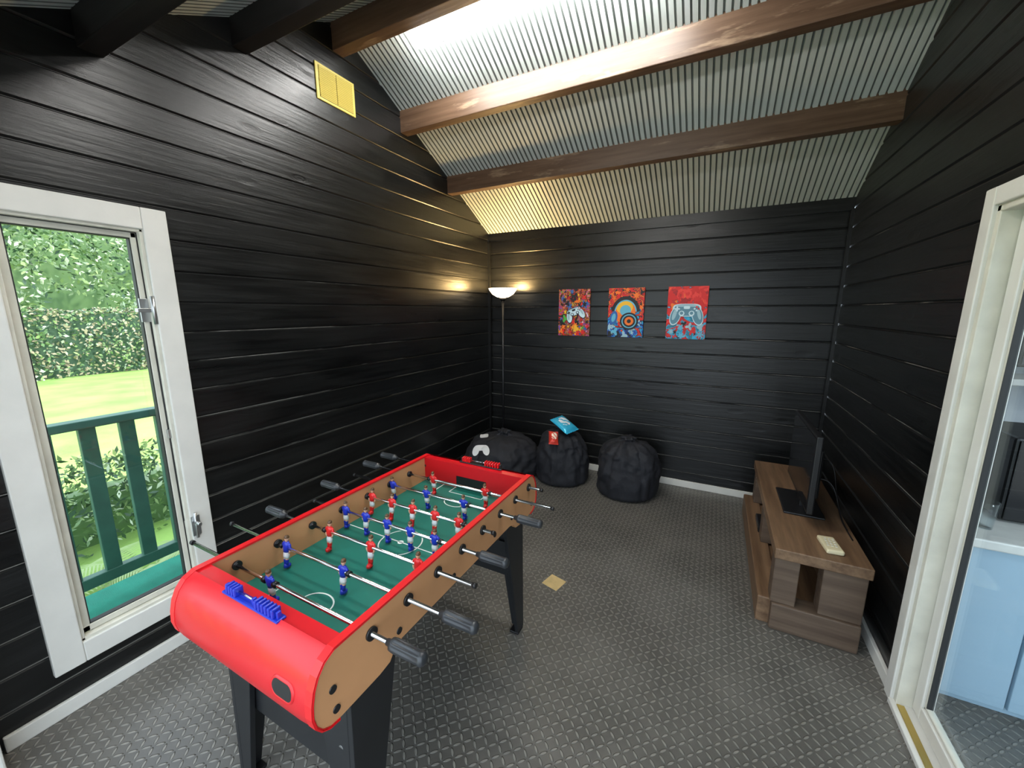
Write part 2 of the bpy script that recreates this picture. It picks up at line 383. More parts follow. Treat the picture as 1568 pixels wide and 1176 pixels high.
# ------------------------------------------------------------ adjoining room
AX1=3.2; AY1=3.4
box('floor_adjoining',XR+.02,AX1,-.3,AY1,-.06,0,M['floor'])
box('wall_adjoining_back',XR+.11,AX1,AY1,AY1+.05,0,2.6,M['wallgrey'])
box('wall_adjoining_right',AX1,AX1+.05,-.3,AY1+.05,0,2.6,M['wallgrey'])
box('ceiling_adjoining',XR+.11,AX1+.05,-.3,AY1+.05,2.6,2.65,M['wallgrey'])
k=empty('kitchen_counter',(1.45,2.36,.35))
box('carcass',.955,1.95,2.08,2.65,.0,.70,M['paleblue'],k,.003)
box('door_left',.95,1.145,2.06,2.08,.03,.70,M['paleblue'],k,.003)
box('door_right',1.155,1.55,2.06,2.08,.03,.70,M['paleblue'],k,.003)
box('worktop',.93,1.98,2.04,2.66,.701,.74,M['white'],k,.006)
mw=empty('microwave_oven',(1.38,2.42,.86))
box('body',1.10,1.62,2.26,2.60,.745,1.10,M['blackp'],mw,.012)
box('door_panel',1.11,1.48,2.25,2.262,.755,1.09,M['tvscr'],mw,.003)
box('control_panel',1.49,1.61,2.25,2.262,.755,1.09,M['galv'],mw,.003)
cyl('door_handle',(1.465,2.235,.79),(1.465,2.235,1.05),.008,M['galv'],mw,12)
lathe('drinking_glass',(1.02,2.17,.7405),[(.0,.0),(.028,0),(.036,.11),(.033,.11),(.026,.006),(0,.006)],M['glassb'],n=24)
sh=empty('wall_shelf',(1.9,3.2,1.25))
box('board',.95,2.8,3.10,3.40,1.20,1.235,M['white'],sh,.004)
box('bracket_1',1.2,1.225,3.12,3.40,1.06,1.2,M['white'],sh,.002)
box('bracket_2',2.4,2.425,3.12,3.40,1.06,1.2,M['white'],sh,.002)
bt=empty('black_television',(1.9,3.25,1.5))
box('screen_panel',1.5,2.4,3.22,3.26,1.29,1.72,M['blackp'],bt,.006)
box('screen',1.515,2.385,3.216,3.222,1.305,1.705,M['tvscr'],bt)
box('stand',1.85,2.05,3.15,3.33,1.236,1.25,M['blackp'],bt,.003)
box('neck',1.91,1.99,3.23,3.26,1.245,1.31,M['blackp'],bt,.003)

# ------------------------------------------------------------ foosball table
TX0,TX1=-1.365,-.735; TC=(TX0+TX1)/2
F=empty('foosball_table',(TC,1.06,0))
near=[(.512,.626),(.486,.630),(.466,.643),(.453,.664),(.447,.692),(.449,.724),(.456,.757),(.468,.784),(.486,.806),(.512,.8185)]
mir=2.13
far=[(mir-y,z) for y,z in near][::-1]
bot=[(1.50,.626),(1.46,.632),(1.44,.657),(1.40,.668),(.73,.668),(.70,.657),(.68,.632),(.64,.626)]
out=near+far+bot
th=.018
for nm,a,b in (('side_panel_left',TX0,TX0+th),('side_panel_right',TX1-th,TX1)):
    poly_extrude(nm,out,a,b,YZ,M['mdf'],F)
def band(name,path,x0,x1,t,m):
    n=len(path); N=[]
    for i in range(n):
        p=Vector(path[max(i-1,0)]); q=Vector(path[min(i+1,n-1)]); dd=(q-p).normalized(); N.append(Vector((-dd.y,dd.x)))
    R=[]
    for i,(y,z) in enumerate(path):
        o=Vector((y,z))+N[i]*t
        i_=Vector((y,z))-N[i]*.001
        R.append([(x0,i_.x,i_.y),(x1,i_.x,i_.y),(x1,o.x,o.y),(x0,o.x,o.y)])
    return rings(name,R,m,F,False)
for nm,a,b in (('edge_trim_left',TX0-.002,TX0+th+.003),('edge_trim_right',TX1-th-.003,TX1+.002)):
    band(nm,near+far,a,b,.006,M['redtrim'])
def endcap(name,pts,inner):
    poly=list(pts)+[(inner,pts[-1][1]),(inner,.70),(inner,.64)]
    return poly_extrude(name,poly,TX0+th,TX1-th,YZ,M['red'],F)
endcap('end_near',near+[(.53,.8185)],.552)
endcap('end_far',[(mir-y,z) for y,z in near]+[(mir-.53,.8185)],mir-.552)
HX=[TX0-.004+ (TX1-TX0+.008)*i/24 for i in range(25)]
def hoodpath():
    P=[Vector(p) for p in near]; out_=[]
    for i,p in enumerate(P):
        a=P[max(i-1,0)]; b=P[min(i+1,len(P)-1)]; dd=(b-a).normalized(); nn=Vector((-dd.y,dd.x)); out_.append((p,nn))
    return out_
HP=hoodpath()
def hood(name,flip):
    v=[];f=[]
    for (p,nn) in HP:
        for i,x in enumerate(HX):
            e_=min(i,24-i); o=.0065-(.005 if e_==0 else .0015 if e_==1 else 0)
            q=p+nn*o
            v.append((x,mir-q.x if flip else q.x,q.y))
    for r in range(len(HP)-1):
        for i in range(24): f.append((r*25+i,r*25+i+1,(r+1)*25+i+1,(r+1)*25+i))
    mesh(name,v,f,M['red'],F,True)
hood('end_hood_near',False); hood('end_hood_far',True)
PY0,PY1=.552,mir-.552
FZ=.69
box('playfield',TX0+th,TX1-th,PY0,PY1,FZ-.012,FZ,M['field'],F)
box('cabinet_floor',TX0+th,TX1-th,PY0,PY1,.655,.672,M['legs'],F)
def strip(pts,wd,name,closed=False):
    v=[];f=[];n=len(pts)
    for i in range(n):
        p=Vector(pts[(i-1)%n] if closed else pts[max(i-1,0)]); q=Vector(pts[(i+1)%n] if closed else pts[min(i+1,n-1)])
        dd=(q-p).normalized(); nn=Vector((-dd.y,dd.x))*wd/2; c=Vector(pts[i])
        v+=[(c.x+nn.x,c.y+nn.y,FZ+.0008),(c.x-nn.x,c.y-nn.y,FZ+.0008)]
    for i in range(n if closed else n-1):
        j=(i+1)%n; f.append((2*i,2*i+1,2*j+1,2*j))
    mesh(name,v,f,M['line'],F)
yc=(PY0+PY1)/2; xa,xb=TX0+th+.004,TX1-th-.004
strip([(xa,yc),(xb,yc)],.005,'halfway_line')
strip([(TC+.085*math.cos(t*2*pi/48),yc+.085*math.sin(t*2*pi/48)) for t in range(48)],.005,'centre_circle',True)
strip([(TC+.007*math.cos(t*2*pi/16),yc+.007*math.sin(t*2*pi/16)) for t in range(16)],.01,'centre_spot',True)
for s,yy in ((1,PY0),(-1,PY1)):
    for nm,wd,dp in (('penalty_box',.17,.135),('goal_box',.095,.06)):
        strip([(TC-wd,yy),(TC-wd,yy+s*dp)],.005,nm); strip([(TC-wd,yy+s*dp),(TC+wd,yy+s*dp)],.005,nm); strip([(TC+wd,yy+s*dp),(TC+wd,yy)],.005,nm)
    strip([(TC+.06*math.cos(t*pi/16),yy+s*(.135+.045*math.sin(t*pi/16))) for t in range(17)],.005,'penalty_arc')
for nm,yy,s in (('goal_near',PY0+.0005,1),('goal_far',PY1-.0005,-1)):
    box(nm,TC-.09,TC+.09,min(yy,yy+s*.001),max(yy,yy+s*.001),FZ,FZ+.065,M['blackp'],F)
def hs(z,o):
    for (pa,na),(pb,nb) in zip(HP,HP[1:]):
        if pa.y<=z<=pb.y:
            t=(z-pa.y)/(pb.y-pa.y); p=pa.lerp(pb,t); nn=na.lerp(nb,t).normalized(); q=p+nn*o; return q
    return Vector((.46,z))
def sloty(sc,o):
    pts=[]
    for k_ in range(36):
        t=(k_+.5)*2*pi/36; cx=(.018 if math.cos(t)>0 else -.018)+.022*sc*math.cos(t); cz=.023*sc*math.sin(t)
        q=hs(.724+cz,o); pts.append((TC+.215+cx,q.x,q.y))
    return pts
A=sloty(.85,.0095); B=sloty(1.0,.0115); C_=sloty(1.15,.0066)
mesh('ball_return_slot',A,[(i,i+1,34-i,35-i) for i in range(0,17)],M['blackp'],F)
mesh('ball_return_rim',A+B+C_,[(i,(i+1)%36,36+(i+1)%36,36+i) for i in range(36)]+[(36+i,36+(i+1)%36,72+(i+1)%36,72+i) for i in range(36)],M['red'],F,True)
def scorer(y,m1,m2,pre,x0,x1):
    box(pre+'_tray',x0-.01,x1+.01,y-.014,y+.014,.8185,.8255,m2,F,.003)
    cyl(pre+'_rod',(x0,y,.836),(x1,y,.836),.003,M['chrome'],F,10)
    for xx in (x0,(x0+x1)/2+.01,x1): box(pre+'_post',xx-.004,xx+.004,y-.006,y+.006,.82,.844,m2,F,.002)
    n=10
    for i in range(n):
        xx=(x0+.012+i*.0125) if i<4 else (x1-.012-(n-1-i)*.0145)
        box(pre+'_bead',xx-.0045,xx+.0045,y-.013,y+.013,.824,.850,m1,F,.004)
scorer(.510,M['bluep'],M['bluep'],'score_counter_near',TC-.115,TC+.115)
scorer(mir-.510,M['redtrim'],M['blackp'],'score_counter_far',TC-.08,TC+.15)
for y,z in ((.50,.720),(.505,.660),(.72,.70),(1.42,.70),(.985,.70),(1.27,.70),(1.63,.67)):
    cyl('fixing_bolt',(TX1-.004,y,z),(TX1+.003,y,z),.010,M['blackp'],F,16)
def player_mesh(name,shirt):
    def ring(cx,cy,z,rx,ry,n=14): return [Vector((cx+rx*math.cos(t*2*pi/n),cy+ry*math.sin(t*2*pi/n),z)) for t in range(n)]
    v=[];f=[];mi=[]
    def add(R,ms):
        b=len(v); n=len(R[0])
        for r in R: v.extend(r)
        for i in range(len(R)-1):
            for j in range(n):
                f.append((b+i*n+j,b+i*n+(j+1)%n,b+(i+1)*n+(j+1)%n,b+(i+1)*n+j)); mi.append(ms[i])
        f.append(tuple(b+j for j in range(n))[::-1]); mi.append(ms[0])
        f.append(tuple(b+(len(R)-1)*n+j for j in range(n))); mi.append(ms[-1])
    add([ring(0,.004,-.074,.0095,.013),ring(0,.004,-.066,.0095,.013),ring(0,.001,-.060,.0075,.008)],[0,0])
    for s in (-1,1):
        add([ring(s*.0045,0,-.062,.0048,.0055,10),ring(s*.005,0,-.050,.0052,.006,10),ring(s*.0055,0,-.043,.0055,.0065,10),ring(s*.006,0,-.036,.0062,.007,10)],[0,0,2])
    add([ring(0,0,-.038,.0128,.0085),ring(0,0,-.028,.0135,.009),ring(0,0,-.017,.0115,.0085),ring(0,0,-.014,.011,.008)],[1,1,1])
    add([ring(0,0,-.0165,.0115,.0086),ring(0,0,-.004,.0135,.0105),ring(0,0,.008,.0155,.0105),ring(0,0,.0155,.015,.009),ring(0,0,.020,.009,.007),ring(0,0,.0215,.005,.005)],[0]*5)
    for s in (-1,1):
        add([ring(s*.0125,.002,-.020,.0028,.003,8),ring(s*.0175,.001,-.012,.0034,.0036,8),ring(s*.019,0,.002,.0042,.0046,8),ring(s*.0165,0,.013,.0046,.005,8),ring(s*.012,0,.018,.003,.004,8)],[2,2,0,0])
    add([ring(0,0,.020,.0042,.0045),ring(0,0,.0245,.0045,.005),ring(0,.0005,.028,.0070,.0075),ring(0,0,.034,.0080,.0088),ring(0,0,.038,.0079,.0088),ring(0,-.0005,.0425,.0058,.0065),ring(0,-.001,.0445,.0025,.003)],[2,2,2,3,3,3])
    me=bpy.data.meshes.new(name); me.from_pydata([tuple(p) for p in v],[],f)
    for m in (shirt,M['pwhite'],M['skin'],M['hair']): me.materials.append(m)
    me.polygons.foreach_set('material_index',mi); me.polygons.foreach_set('use_smooth',[True]*len(f)); me.update()
    bm=bmesh.new(); bm.from_mesh(me); bmesh.ops.recalc_face_normals(bm,faces=bm.faces); bm.to_mesh(me); bm.free()
    return me
PM={'b':player_mesh('player_blue',M['pblue']),'r':player_mesh('player_red',M['pred'])}
RZr=.772
rows=[('b',[-1.165],-1.63,-.555),
      ('b',[-1.295,-1.005],-1.64,-.495),
      ('r',[-1.245,-1.03,-.815],-.587,-1.63),
      ('b',[-1.322,-1.205,-1.088,-.971,-.854],-1.52,-.55),
      ('r',[-1.315,-1.197,-1.08,-.962,-.845],-.68,-1.65),
      ('b',[-1.325,-1.12,-.915],-1.59,-.545),
      ('r',[-1.19,-.89],-.55,-1.67),
      ('r',[-1.13],-.66,-1.68)]
def handle(name,x_end,s,y,z):
    n=48; prof=[(0,.006,0),(.002,.013,.0),(.008,.0170,.0),(.014,.0170,0),(.017,.0150,.10),(.06,.0155,.13),(.095,.0165,.10),(.099,.0172,0),(.106,.0165,0),(.110,.010,0),(.122,.0085,0),(.1221,.004,0)]
    R=[]
    for t,r,g in prof:
        x=x_end+s*t
        ring=[]
        for k_ in range(n):
            a=k_*2*pi/n; rr=r*(1+g*math.cos(8*a)); ring.append(Vector((x,y+rr*math.cos(a),z+rr*math.sin(a))))
        R.append(ring)
    return rings(name,R,M['rubber'],F,True)
for i,(tm,xs,pe,he) in enumerate(rows):
    y=.622+i*.1385
    x0,x1=min(pe,he),max(pe,he)
    cyl('rod_%d'%(i+1),(x0+.004,y,RZr),(x1-.004,y,RZr),.0062,M['chrome'],F,16)
    handle('handle_%d'%(i+1),he,-1 if he>pe else 1,y,RZr)
    cyl('rod_cap_%d'%(i+1),(pe,y,RZr),(pe+(.012 if pe<he else -.012),y,RZr),.0085,M['blackp'],F,12)
    for xx,s in ((TX0,-1),(TX1,1)):
        cyl('bearing_%d'%(i+1),(xx-.001*s,y,RZr),(xx+.006*s,y,RZr),.018,M['blackp'],F,20)
        cyl('bearing_in_%d'%(i+1),(xx-.026*s,y,RZr),(xx-.018*s,y,RZr),.015,M['blackp'],F,20)
    for xx,s in ((min(xs)-.026,-1),(max(xs)+.026,1)):
        if TX0+.03<xx<TX1-.03: cyl('bumper_%d'%(i+1),(xx-.007,y,RZr),(xx+.007,y,RZr),.010,M['blackp'],F,14)
    ang=[.06,-.12,.10,-.05,.12,.08,-.1,.04][i]
    for x in xs:
        o=bpy.data.objects.new('player',PM[tm]); col.objects.link(o); o.parent=F
        o.location=Vector((x,y,RZr))-F.location
        o.rotation_euler=(ang,0,0 if tm=='b' else pi)
def leg(name,xo,sx,yo,sy):
    top=.66; ysw=.17; yft=.06
    pts=[(yo,top),(yo+sy*ysw,top),(yo+sy*(yft-.015),0.012),(yo-sy*.015,0.012)]
    poly_extrude(name+'_side',pts,xo,xo-sx*.018,YZ,M['legs'],F,.002)
    xt=xo-sx*.018
    pts=[(xt,top),(xo-sx*.15,top),(xo-sx*.058,0.012),(xt,0.012)]
    def mp(p,a):
        sh=-sy*.015*(1-(p[1]/top)); return (p[0],yo+sh+a,p[1])
    poly_extrude(name+'_end',pts,0,sy*.018,mp,M['legs'],F,.002)
    box(name+'_foot',min(xo,xo-sx*.05),max(xo,xo-sx*.05),min(yo-sy*.012,yo+sy*.045),max(yo-sy*.012,yo+sy*.045),0,.012,M['blackp'],F,.003)
LX0,LX1=TX0+.02,TX1-.02
leg('leg_near_left',LX0,-1,.56,1); leg('leg_near_right',LX1,1,.56,1)
leg('leg_far_left',LX0,-1,1.575,-1); leg('leg_far_right',LX1,1,1.575,-1)
box('stretcher_near',LX0+.02,LX1-.02,.575,.592,.30,.48,M['legs'],F,.002)
box('stretcher_far',LX0+.02,LX1-.02,1.545,1.562,.30,.48,M['legs'],F,.002)
for x in (LX1-.05,LX0+.05):
    for z in (.34,.44): cyl('leg_bolt',(x,.555,z),(x,.575,z),.008,M['galv'],F,12)

# ------------------------------------------------------------ bean bags
def beanbag(name,c,R,H,seed,flat=False,sx=1):
    cx,cy=c; n=128; rowsN=64; Rg=[]
    for i in range(rowsN+1):
        t=i/rowsN
        if t<.10: r=.72+.24*math.sin(t/.10*pi/2); z=.10*(t/.10)**2*H
        else:
            u=(t-.10)/.90
            r=.96*(1+.07*math.sin(u*pi))*math.cos(u*pi/2)**(.50 if flat else .50)
            z=H*(.10+.90*math.sin(u*pi/2)**(1.0 if flat else .92))
        if t<.02: r*=.9; z=0
        ring=[]
        for j in range(n):
            a=j*2*pi/n; u=t
            pl=.08*math.sin(a*11+seed+2*noise.noise(Vector((math.cos(a)*1.2,u*3,seed))))*max(0,u-.45)*1.8
            seam=-.035*max(0,1-abs(((a+seed)%(pi/3))-pi/6)/.06)
            wr=.11*noise.noise(Vector((math.cos(a)*1.7,math.sin(a)*1.7,u*3+seed)))+.06*noise.noise(Vector((math.cos(a)*5,math.sin(a)*5,u*6+seed)))
            wr*=min(1,t*6)
            cre=-.09*abs(noise.noise(Vector((math.cos(a)*2.5+seed,math.sin(a)*2.5,u*8))))*min(1,t*6)
            rr=R*max(.015,r*(1+pl+wr+cre)+seam*min(1,t*6)*(r>.3))
            zz=z+(H*.07*noise.noise(Vector((math.cos(a)*1.3,math.sin(a)*1.3,seed+u*2)))*min(1,t*5) if t>.1 else 0)
            ring.append(Vector((cx+sx*rr*math.cos(a),cy+rr*math.sin(a),max(0.0,zz))))
        Rg.append(ring)
    return rings(name,Rg,M['fabric'],None,True)
def tuft(parent_obj,c,z,seed):
    n=56;R=[]
    for i,(r,dz) in enumerate([(.10,-.050),(.075,-.012),(.045,.006),(.055,.018),(.065,.028),(.04,.034),(.004,.026)]):
        R.append([Vector((c[0]+r*(1+.20*math.sin(a*8+seed))*math.cos(a),c[1]+r*(1+.20*math.sin(a*8+seed))*math.sin(a),z+dz+.008*math.sin(a*3+seed))) for a in [k*2*pi/n for k in range(n)]])
    o=rings('gathered_top',R,M['fabric'],None,True); o.parent=parent_obj
b1=beanbag('bean_bag',(-1.80,3.28),.375,.39,1.3,True); tuft(b1,(-1.80,3.32),.395,1)
b2=beanbag('bean_bag.001',(-1.225,3.42),.265,.47,4.1); tuft(b2,(-1.23,3.43),.475,2)
b3=beanbag('bean_bag.002',(-.61,3.42),.278,.475,7.7); tuft(b3,(-.61,3.42),.475,3)
def project_patch(bag,name,polys,origin,u,v,m):
    bm=bmesh.new(); bm.from_mesh(bag.data); bvh=BVHTree.FromBMesh(bm)
    V=[];Fc=[]; dirn=u.cross(v).normalized()
    for poly in polys:
        c=(sum(p[0] for p in poly)/len(poly),sum(p[1] for p in poly)/len(poly))
        K=6; b=len(V); n=len(poly)
        for k_ in range(K+1):
            for p in poly:
                q=(c[0]+(p[0]-c[0])*k_/K,c[1]+(p[1]-c[1])*k_/K)
                P=origin+u*q[0]+v*q[1]
                h=bvh.ray_cast(P,-dirn)
                V.append(h[0]+dirn*.006 if h[0] is not None else P-dirn*.8)
        for k_ in range(K):
            for j in range(n): Fc.append((b+k_*n+j,b+k_*n+(j+1)%n,b+(k_+1)*n+(j+1)%n,b+(k_+1)*n+j))
    bm.free()
    o=mesh(name,V,Fc,m,None,True); o.parent=bag
def ell(cx,cy,rx,ry,rot=0,n=24):
    return [(cx+rx*math.cos(t)*math.cos(rot)-ry*math.sin(t)*math.sin(rot),cy+rx*math.cos(t)*math.sin(rot)+ry*math.sin(t)*math.cos(rot)) for t in [k*2*pi/n for k in range(n)]]
def rrect(cx,cy,w,h,n=32,p=4):
    return [(cx+w*abs(math.cos(t))**(2/p)*(1 if math.cos(t)>0 else -1),cy+h*abs(math.sin(t))**(2/p)*(1 if math.sin(t)>0 else -1)) for t in [k*2*pi/n for k in range(n)]]
dv=Vector((1.75,-3.2,1.6)).normalized(); uu=Vector((0,0,1)).cross(dv).normalized(); vv=dv.cross(uu)
og=Vector((-1.92,3.08,.27))+dv*.8
project_patch(b1,'controller_print',[ell(-.048,-.006,.032,.052,-.3),ell(.048,-.006,.032,.052,.3),rrect(0,.018,.054,.028)],og,uu,vv,M['logo'])
project_patch(b1,'label_print',[rrect(.02,.15,.042,.024)],og,uu,vv,M['logo'])
def packet(name,c,w,h,m1,m2,rot):
    nx,ny=16,22; v=[];f=[];mi=[]
    for side in (1,-1):
        for j in range(ny+1):
            for i in range(nx+1):
                u=i/nx*2-1; t=j/ny*2-1
                th_=.030*(max(0,1-u*u))**.5*(max(0,1-t**4))**.7
                zz=side*th_+.004*noise.noise(Vector((u*3,t*3,side*2)))*(1-abs(u))*(1-abs(t))*4
                if abs(t)>.9: zz=.002*math.sin(u*30)
                v.append(Vector((u*w/2*(1-.06*(1-t*t)),t*h/2,zz)))
    nn=(nx+1)*(ny+1)
    for s in (0,1):
        for j in range(ny):
            for i in range(nx):
                a=s*nn+j*(nx+1)+i; q=(a,a+1,a+nx+2,a+nx+1); f.append(q if s==0 else q[::-1])
                mi.append(1 if ((i-8)/5)**2+((j-12)/6)**2<1 and (i+j)%7>1 else 0)
    R_=Matrix.Translation(Vector(c))@rot.to_4x4()
    v=[R_@p for p in v]
    mesh(name,v,f,[m1,m2],None,True,mi)
packet('crisp_packet',(-1.195,3.385,.548),.17,.23,mat('blue_foil',(.04,.48,.74),.25,.2),mat('white_foil_print',(.75,.82,.85),.3),Euler((.42,-.10,1.15)).to_matrix())
packet('crisp_packet.001',(-1.225,3.19,.470),.09,.13,mat('red_foil',(.65,.05,.03),.25,.2),mat('cream_foil_print',(.85,.75,.6),.3),Euler((.8,.1,.5)).to_matrix())

# ------------------------------------------------------------ floor lamp
lx,ly=-1.925,3.53
L=empty('floor_lamp',(lx,ly,0))
lathe('base',(lx,ly,0),[(0,0),(.125,0),(.13,.006),(.125,.014),(.04,.024),(.014,.035),(.013,.05)],M['blackp'],L)
cyl('pole',(lx,ly,.03),(lx,ly,1.70),.0115,M['blackp'],L,16)
lathe('collar',(lx,ly,1.69),[(.012,0),(.03,.012),(.035,.025),(.02,.03)],M['blackp'],L,24)
shade=mat('frosted_shade',(.95,.86,.72),.4,emit=(1,.78,.50),es=4)
lathe('shade',(lx,ly,1.722),[(.02,0),(.06,.008),(.105,.035),(.135,.075),(.142,.092),(.139,.092),(.131,.076),(.10,.040),(.055,.014),(.018,.008)],shade,L,48)
cyl('bulb_holder',(lx,ly,1.725),(lx,ly,1.75),.018,M['white'],L,16)
def light(name,kind,loc,energy,color,rot=None,**kw):
    l=bpy.data.lights.new(name,kind); l.energy=energy; l.color=color
    o=bpy.data.objects.new(name,l); o.location=loc
    if rot: o.rotation_euler=rot
    for k_,v_ in kw.items(): setattr(l,k_,v_)
    col.objects.link(o); return o
lb=light('lamp_bulb','POINT',(lx,ly,1.805),42,(1,.66,.26),shadow_soft_size=.05)
lb.parent=L; lb.matrix_parent_inverse=Matrix.Translation(-L.location)

# ------------------------------------------------------------ tube lights
def tubelight(ty,tz,x0,x1,es,color):
    TL=empty('fluorescent_ceiling_light',((x0+x1)/2,ty,tz))
    tmat=mat('tube_diffuser',(1,1,1),.4,emit=color,es=es)
    R=[];r=.045
    for x,k_ in ((x0,.55),(x0+.012,.9),(x0+.03,1),(x1-.03,1),(x1-.012,.9),(x1,.55)):
        R.append([Vector((x,ty+r*k_*math.cos(a)*1.1,tz+r*k_*math.sin(a))) for a in [q*2*pi/24 for q in range(24)]])
    rings('diffuser',R,tmat,TL)
    box('housing',x0+.02,x1-.02,ty-.03,ty+.03,tz+.025,tz+.06,M['white'],TL,.004)
tubelight(2.10,zc(2.10)-.058,-1.74,-.30,54,(1,.985,.95))
tubelight(1.08,zc(1.08)-.065,-1.40,-.20,34,(1,.97,.93))  # added unseen tube on the front slope, fill light for the room

# ------------------------------------------------------------ vent
V=empty('wall_vent',(XL,1.905,2.925))
vy0,vy1,vz0,vz1=1.765,2.045,2.825,3.02
box('plate',XL,XL+.008,vy0,vy1,vz0,vz1,M['yellow'],V,.002)
for side in (0,1):
    ya=vy0+.020+side*.122
    for i in range(16):
        z=vz0+.016+i*.0103
        box('louvre',XL+.008,XL+.013,ya,ya+.116,z,z+.0072,M['yellow'],V,rot=Matrix.Rotation(.4,3,'Y'))
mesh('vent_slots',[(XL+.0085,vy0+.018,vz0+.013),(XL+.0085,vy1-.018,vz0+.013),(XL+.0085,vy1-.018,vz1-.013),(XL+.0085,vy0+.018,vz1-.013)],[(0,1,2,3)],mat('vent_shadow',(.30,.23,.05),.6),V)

# ------------------------------------------------------------ canvases
def canvas(name,x0,x1,z0,z1,bgm,shapes):
    c=Vector(((x0+x1)/2,YB-.01,(z0+z1)/2)); P=empty(name,c)
    box('canvas',x0,x1,YB-.022,YB,z0,z1,bgm,P,.002)
    y=YB-.0228
    for (nm,poly,m) in shapes:
        y-=.0002
        mesh(nm,[(c.x+p[0],y,c.z+p[1]) for p in poly],[tuple(range(len(poly)))],m,P)
def flat(n,c): return mat(n,c,.5)
red=(.70,.01,.008); blu=(.008,.07,.42); yel=(.9,.5,.02); cy=(.02,.42,.68); blk=(.006,.006,.010); wht=(.8,.85,.85); orn=(.88,.18,.01); grn=(.06,.4,.05)
c_w=flat('art_white',(.62,.80,.86)); c_b=flat('art_blue',(.02,.12,.40)); c_k=flat('art_black',blk); c_r=flat('art_red',red); c_o=flat('art_orange',orn); c_y=flat('art_yellow',yel); c_c=flat('art_cyan',(.12,.45,.62)); c_g=flat('art_grey',(.10,.25,.34)); c_p=flat('art_pale',(.35,.55,.62)); c_gr=flat('art_green',grn)
def ctrl(body,edge,btn,rot=0,s=1,dx=0,dz=0,hi=None):
    def T_(poly): return [(dx+s*(p[0]*math.cos(rot)-p[1]*math.sin(rot)),dz+s*(p[0]*math.sin(rot)+p[1]*math.cos(rot))) for p in poly]
    out_=[]
    for g,mm in ((1.14,edge),(1,body)):
        out_+=[('grip_a',T_(ell(-.078,-.03,.034*g,.066*g,-.25)),mm),('grip_b',T_(ell(.078,-.03,.034*g,.066*g,.25)),mm),('shell',T_(rrect(0,.012,.088*g,.042*g)),mm)]
    if hi: out_+=[('shine_a',T_(ell(-.085,-.02,.014,.045,-.25)),hi),('shine_b',T_(ell(.088,-.02,.012,.04,.25)),hi),('shine_c',T_(rrect(0,.044,.08,.006)),hi)]
    out_+=[('stick_a',T_(ell(-.035,-.012,.020,.020)),edge),('stick_a_in',T_(ell(-.035,-.010,.012,.012)),body),('stick_b',T_(ell(.035,-.012,.020,.020)),edge),('stick_b_in',T_(ell(.035,-.010,.012,.012)),body),
          ('pad_h',T_(rrect(-.068,.022,.020,.006)),edge),('pad_v',T_(rrect(-.068,.022,.006,.020)),edge),
          ('btn1',T_(ell(.068,.036,.007,.007)),btn),('btn2',T_(ell(.068,.010,.007,.007)),edge),('btn3',T_(ell(.082,.023,.007,.007)),btn),('btn4',T_(ell(.054,.023,.007,.007)),edge),
          ('touch',T_(rrect(0,.032,.022,.011)),edge)]
    return out_
def arc(r0,r1,a0_,a1_,cx=0,cz=0,n=28,sx=1,sz=1):
    A=[(cx+sx*r1*math.cos(a0_+(a1_-a0_)*i/n),cz+sz*r1*math.sin(a0_+(a1_-a0_)*i/n)) for i in range(n+1)]
    B=[(cx+sx*r0*math.cos(a0_+(a1_-a0_)*i/n),cz+sz*r0*math.sin(a0_+(a1_-a0_)*i/n)) for i in range(n+1)]
    return A+B[::-1]
rs=random.Random(5)
def splats(mats,n,w,h,z0=-1,z1=1,smin=.006,smax=.026):
    out_=[]
    for i in range(n):
        cx=rs.uniform(-w,w); cz=rs.uniform(h*z0,h*z1); r=rs.uniform(smin,smax); ph=rs.uniform(0,6); k_=rs.choice((3,4,5,7)); a_=rs.uniform(.25,.55)
        P=[]
        for j in range(30):
            t=j*2*pi/30; rr=r*(1+a_*math.sin(k_*t+ph)); P.append((max(-.155,min(.155,cx+rr*math.cos(t))),max(-.22,min(.22,cz+rr*1.2*math.sin(t)))))
        out_.append(('paint_splat',P,rs.choice(mats)))
    return out_
canvas('wall_canvas_art',-1.405,-1.09,1.355,1.80,splash_mat('art_bg_1',[(0,blk),(.42,red),(.46,blk),(.50,yel),(.52,blk),(.56,orn),(.58,blu),(.62,red),(.68,wht)],12,2,-.1),
       splats([c_r,c_y,c_b,c_o,c_k,c_k,c_gr,c_r],48,.145,.21)+ctrl(c_w,c_k,c_r,.35,.80,0.01,.0,c_p)+splats([c_r,c_y,c_o],8,.14,.2,-1,-.5))
canvas('wall_canvas_art.001',-.915,-.595,1.355,1.80,splash_mat('art_bg_2',[(0,blk),(.32,blu),(.40,cy),(.45,blk),(.50,red),(.56,(.35,.02,.02)),(.60,orn),(.64,blk),(.7,red)],9,5,.7),
       splats([c_b,c_c,c_k,c_p],22,.145,.21,-1,-.2)+splats([c_r,c_o,c_r,c_k],18,.145,.21,.2,1)+[('disc',ell(-.01,.02,.10,.115),c_o),('glow',ell(-.01,.05,.075,.06),c_y),('glow_in',ell(.0,.02,.05,.05),c_c),
        ('band_out',arc(.105,.135,.1,pi-.1,0,.0,sx=.95,sz=1.1),c_k),('band_in',arc(.095,.106,.1,pi-.1,0,.0,sx=.95,sz=1.1),c_c),
        ('cup_l',ell(-.105,-.045,.034,.062,-.2),c_b),('cup_r_edge',ell(.035,-.075,.082,.078),c_k),('cup_r',ell(.035,-.075,.066,.063),c_c),('cup_r_in',ell(.035,-.075,.056,.053),c_k),('cup_core',ell(.035,-.075,.040,.038),c_o),('cup_dot',ell(.035,-.075,.018,.018),c_k),
        ('cup_l_in',ell(-.105,-.045,.018,.04,-.2),c_c)])
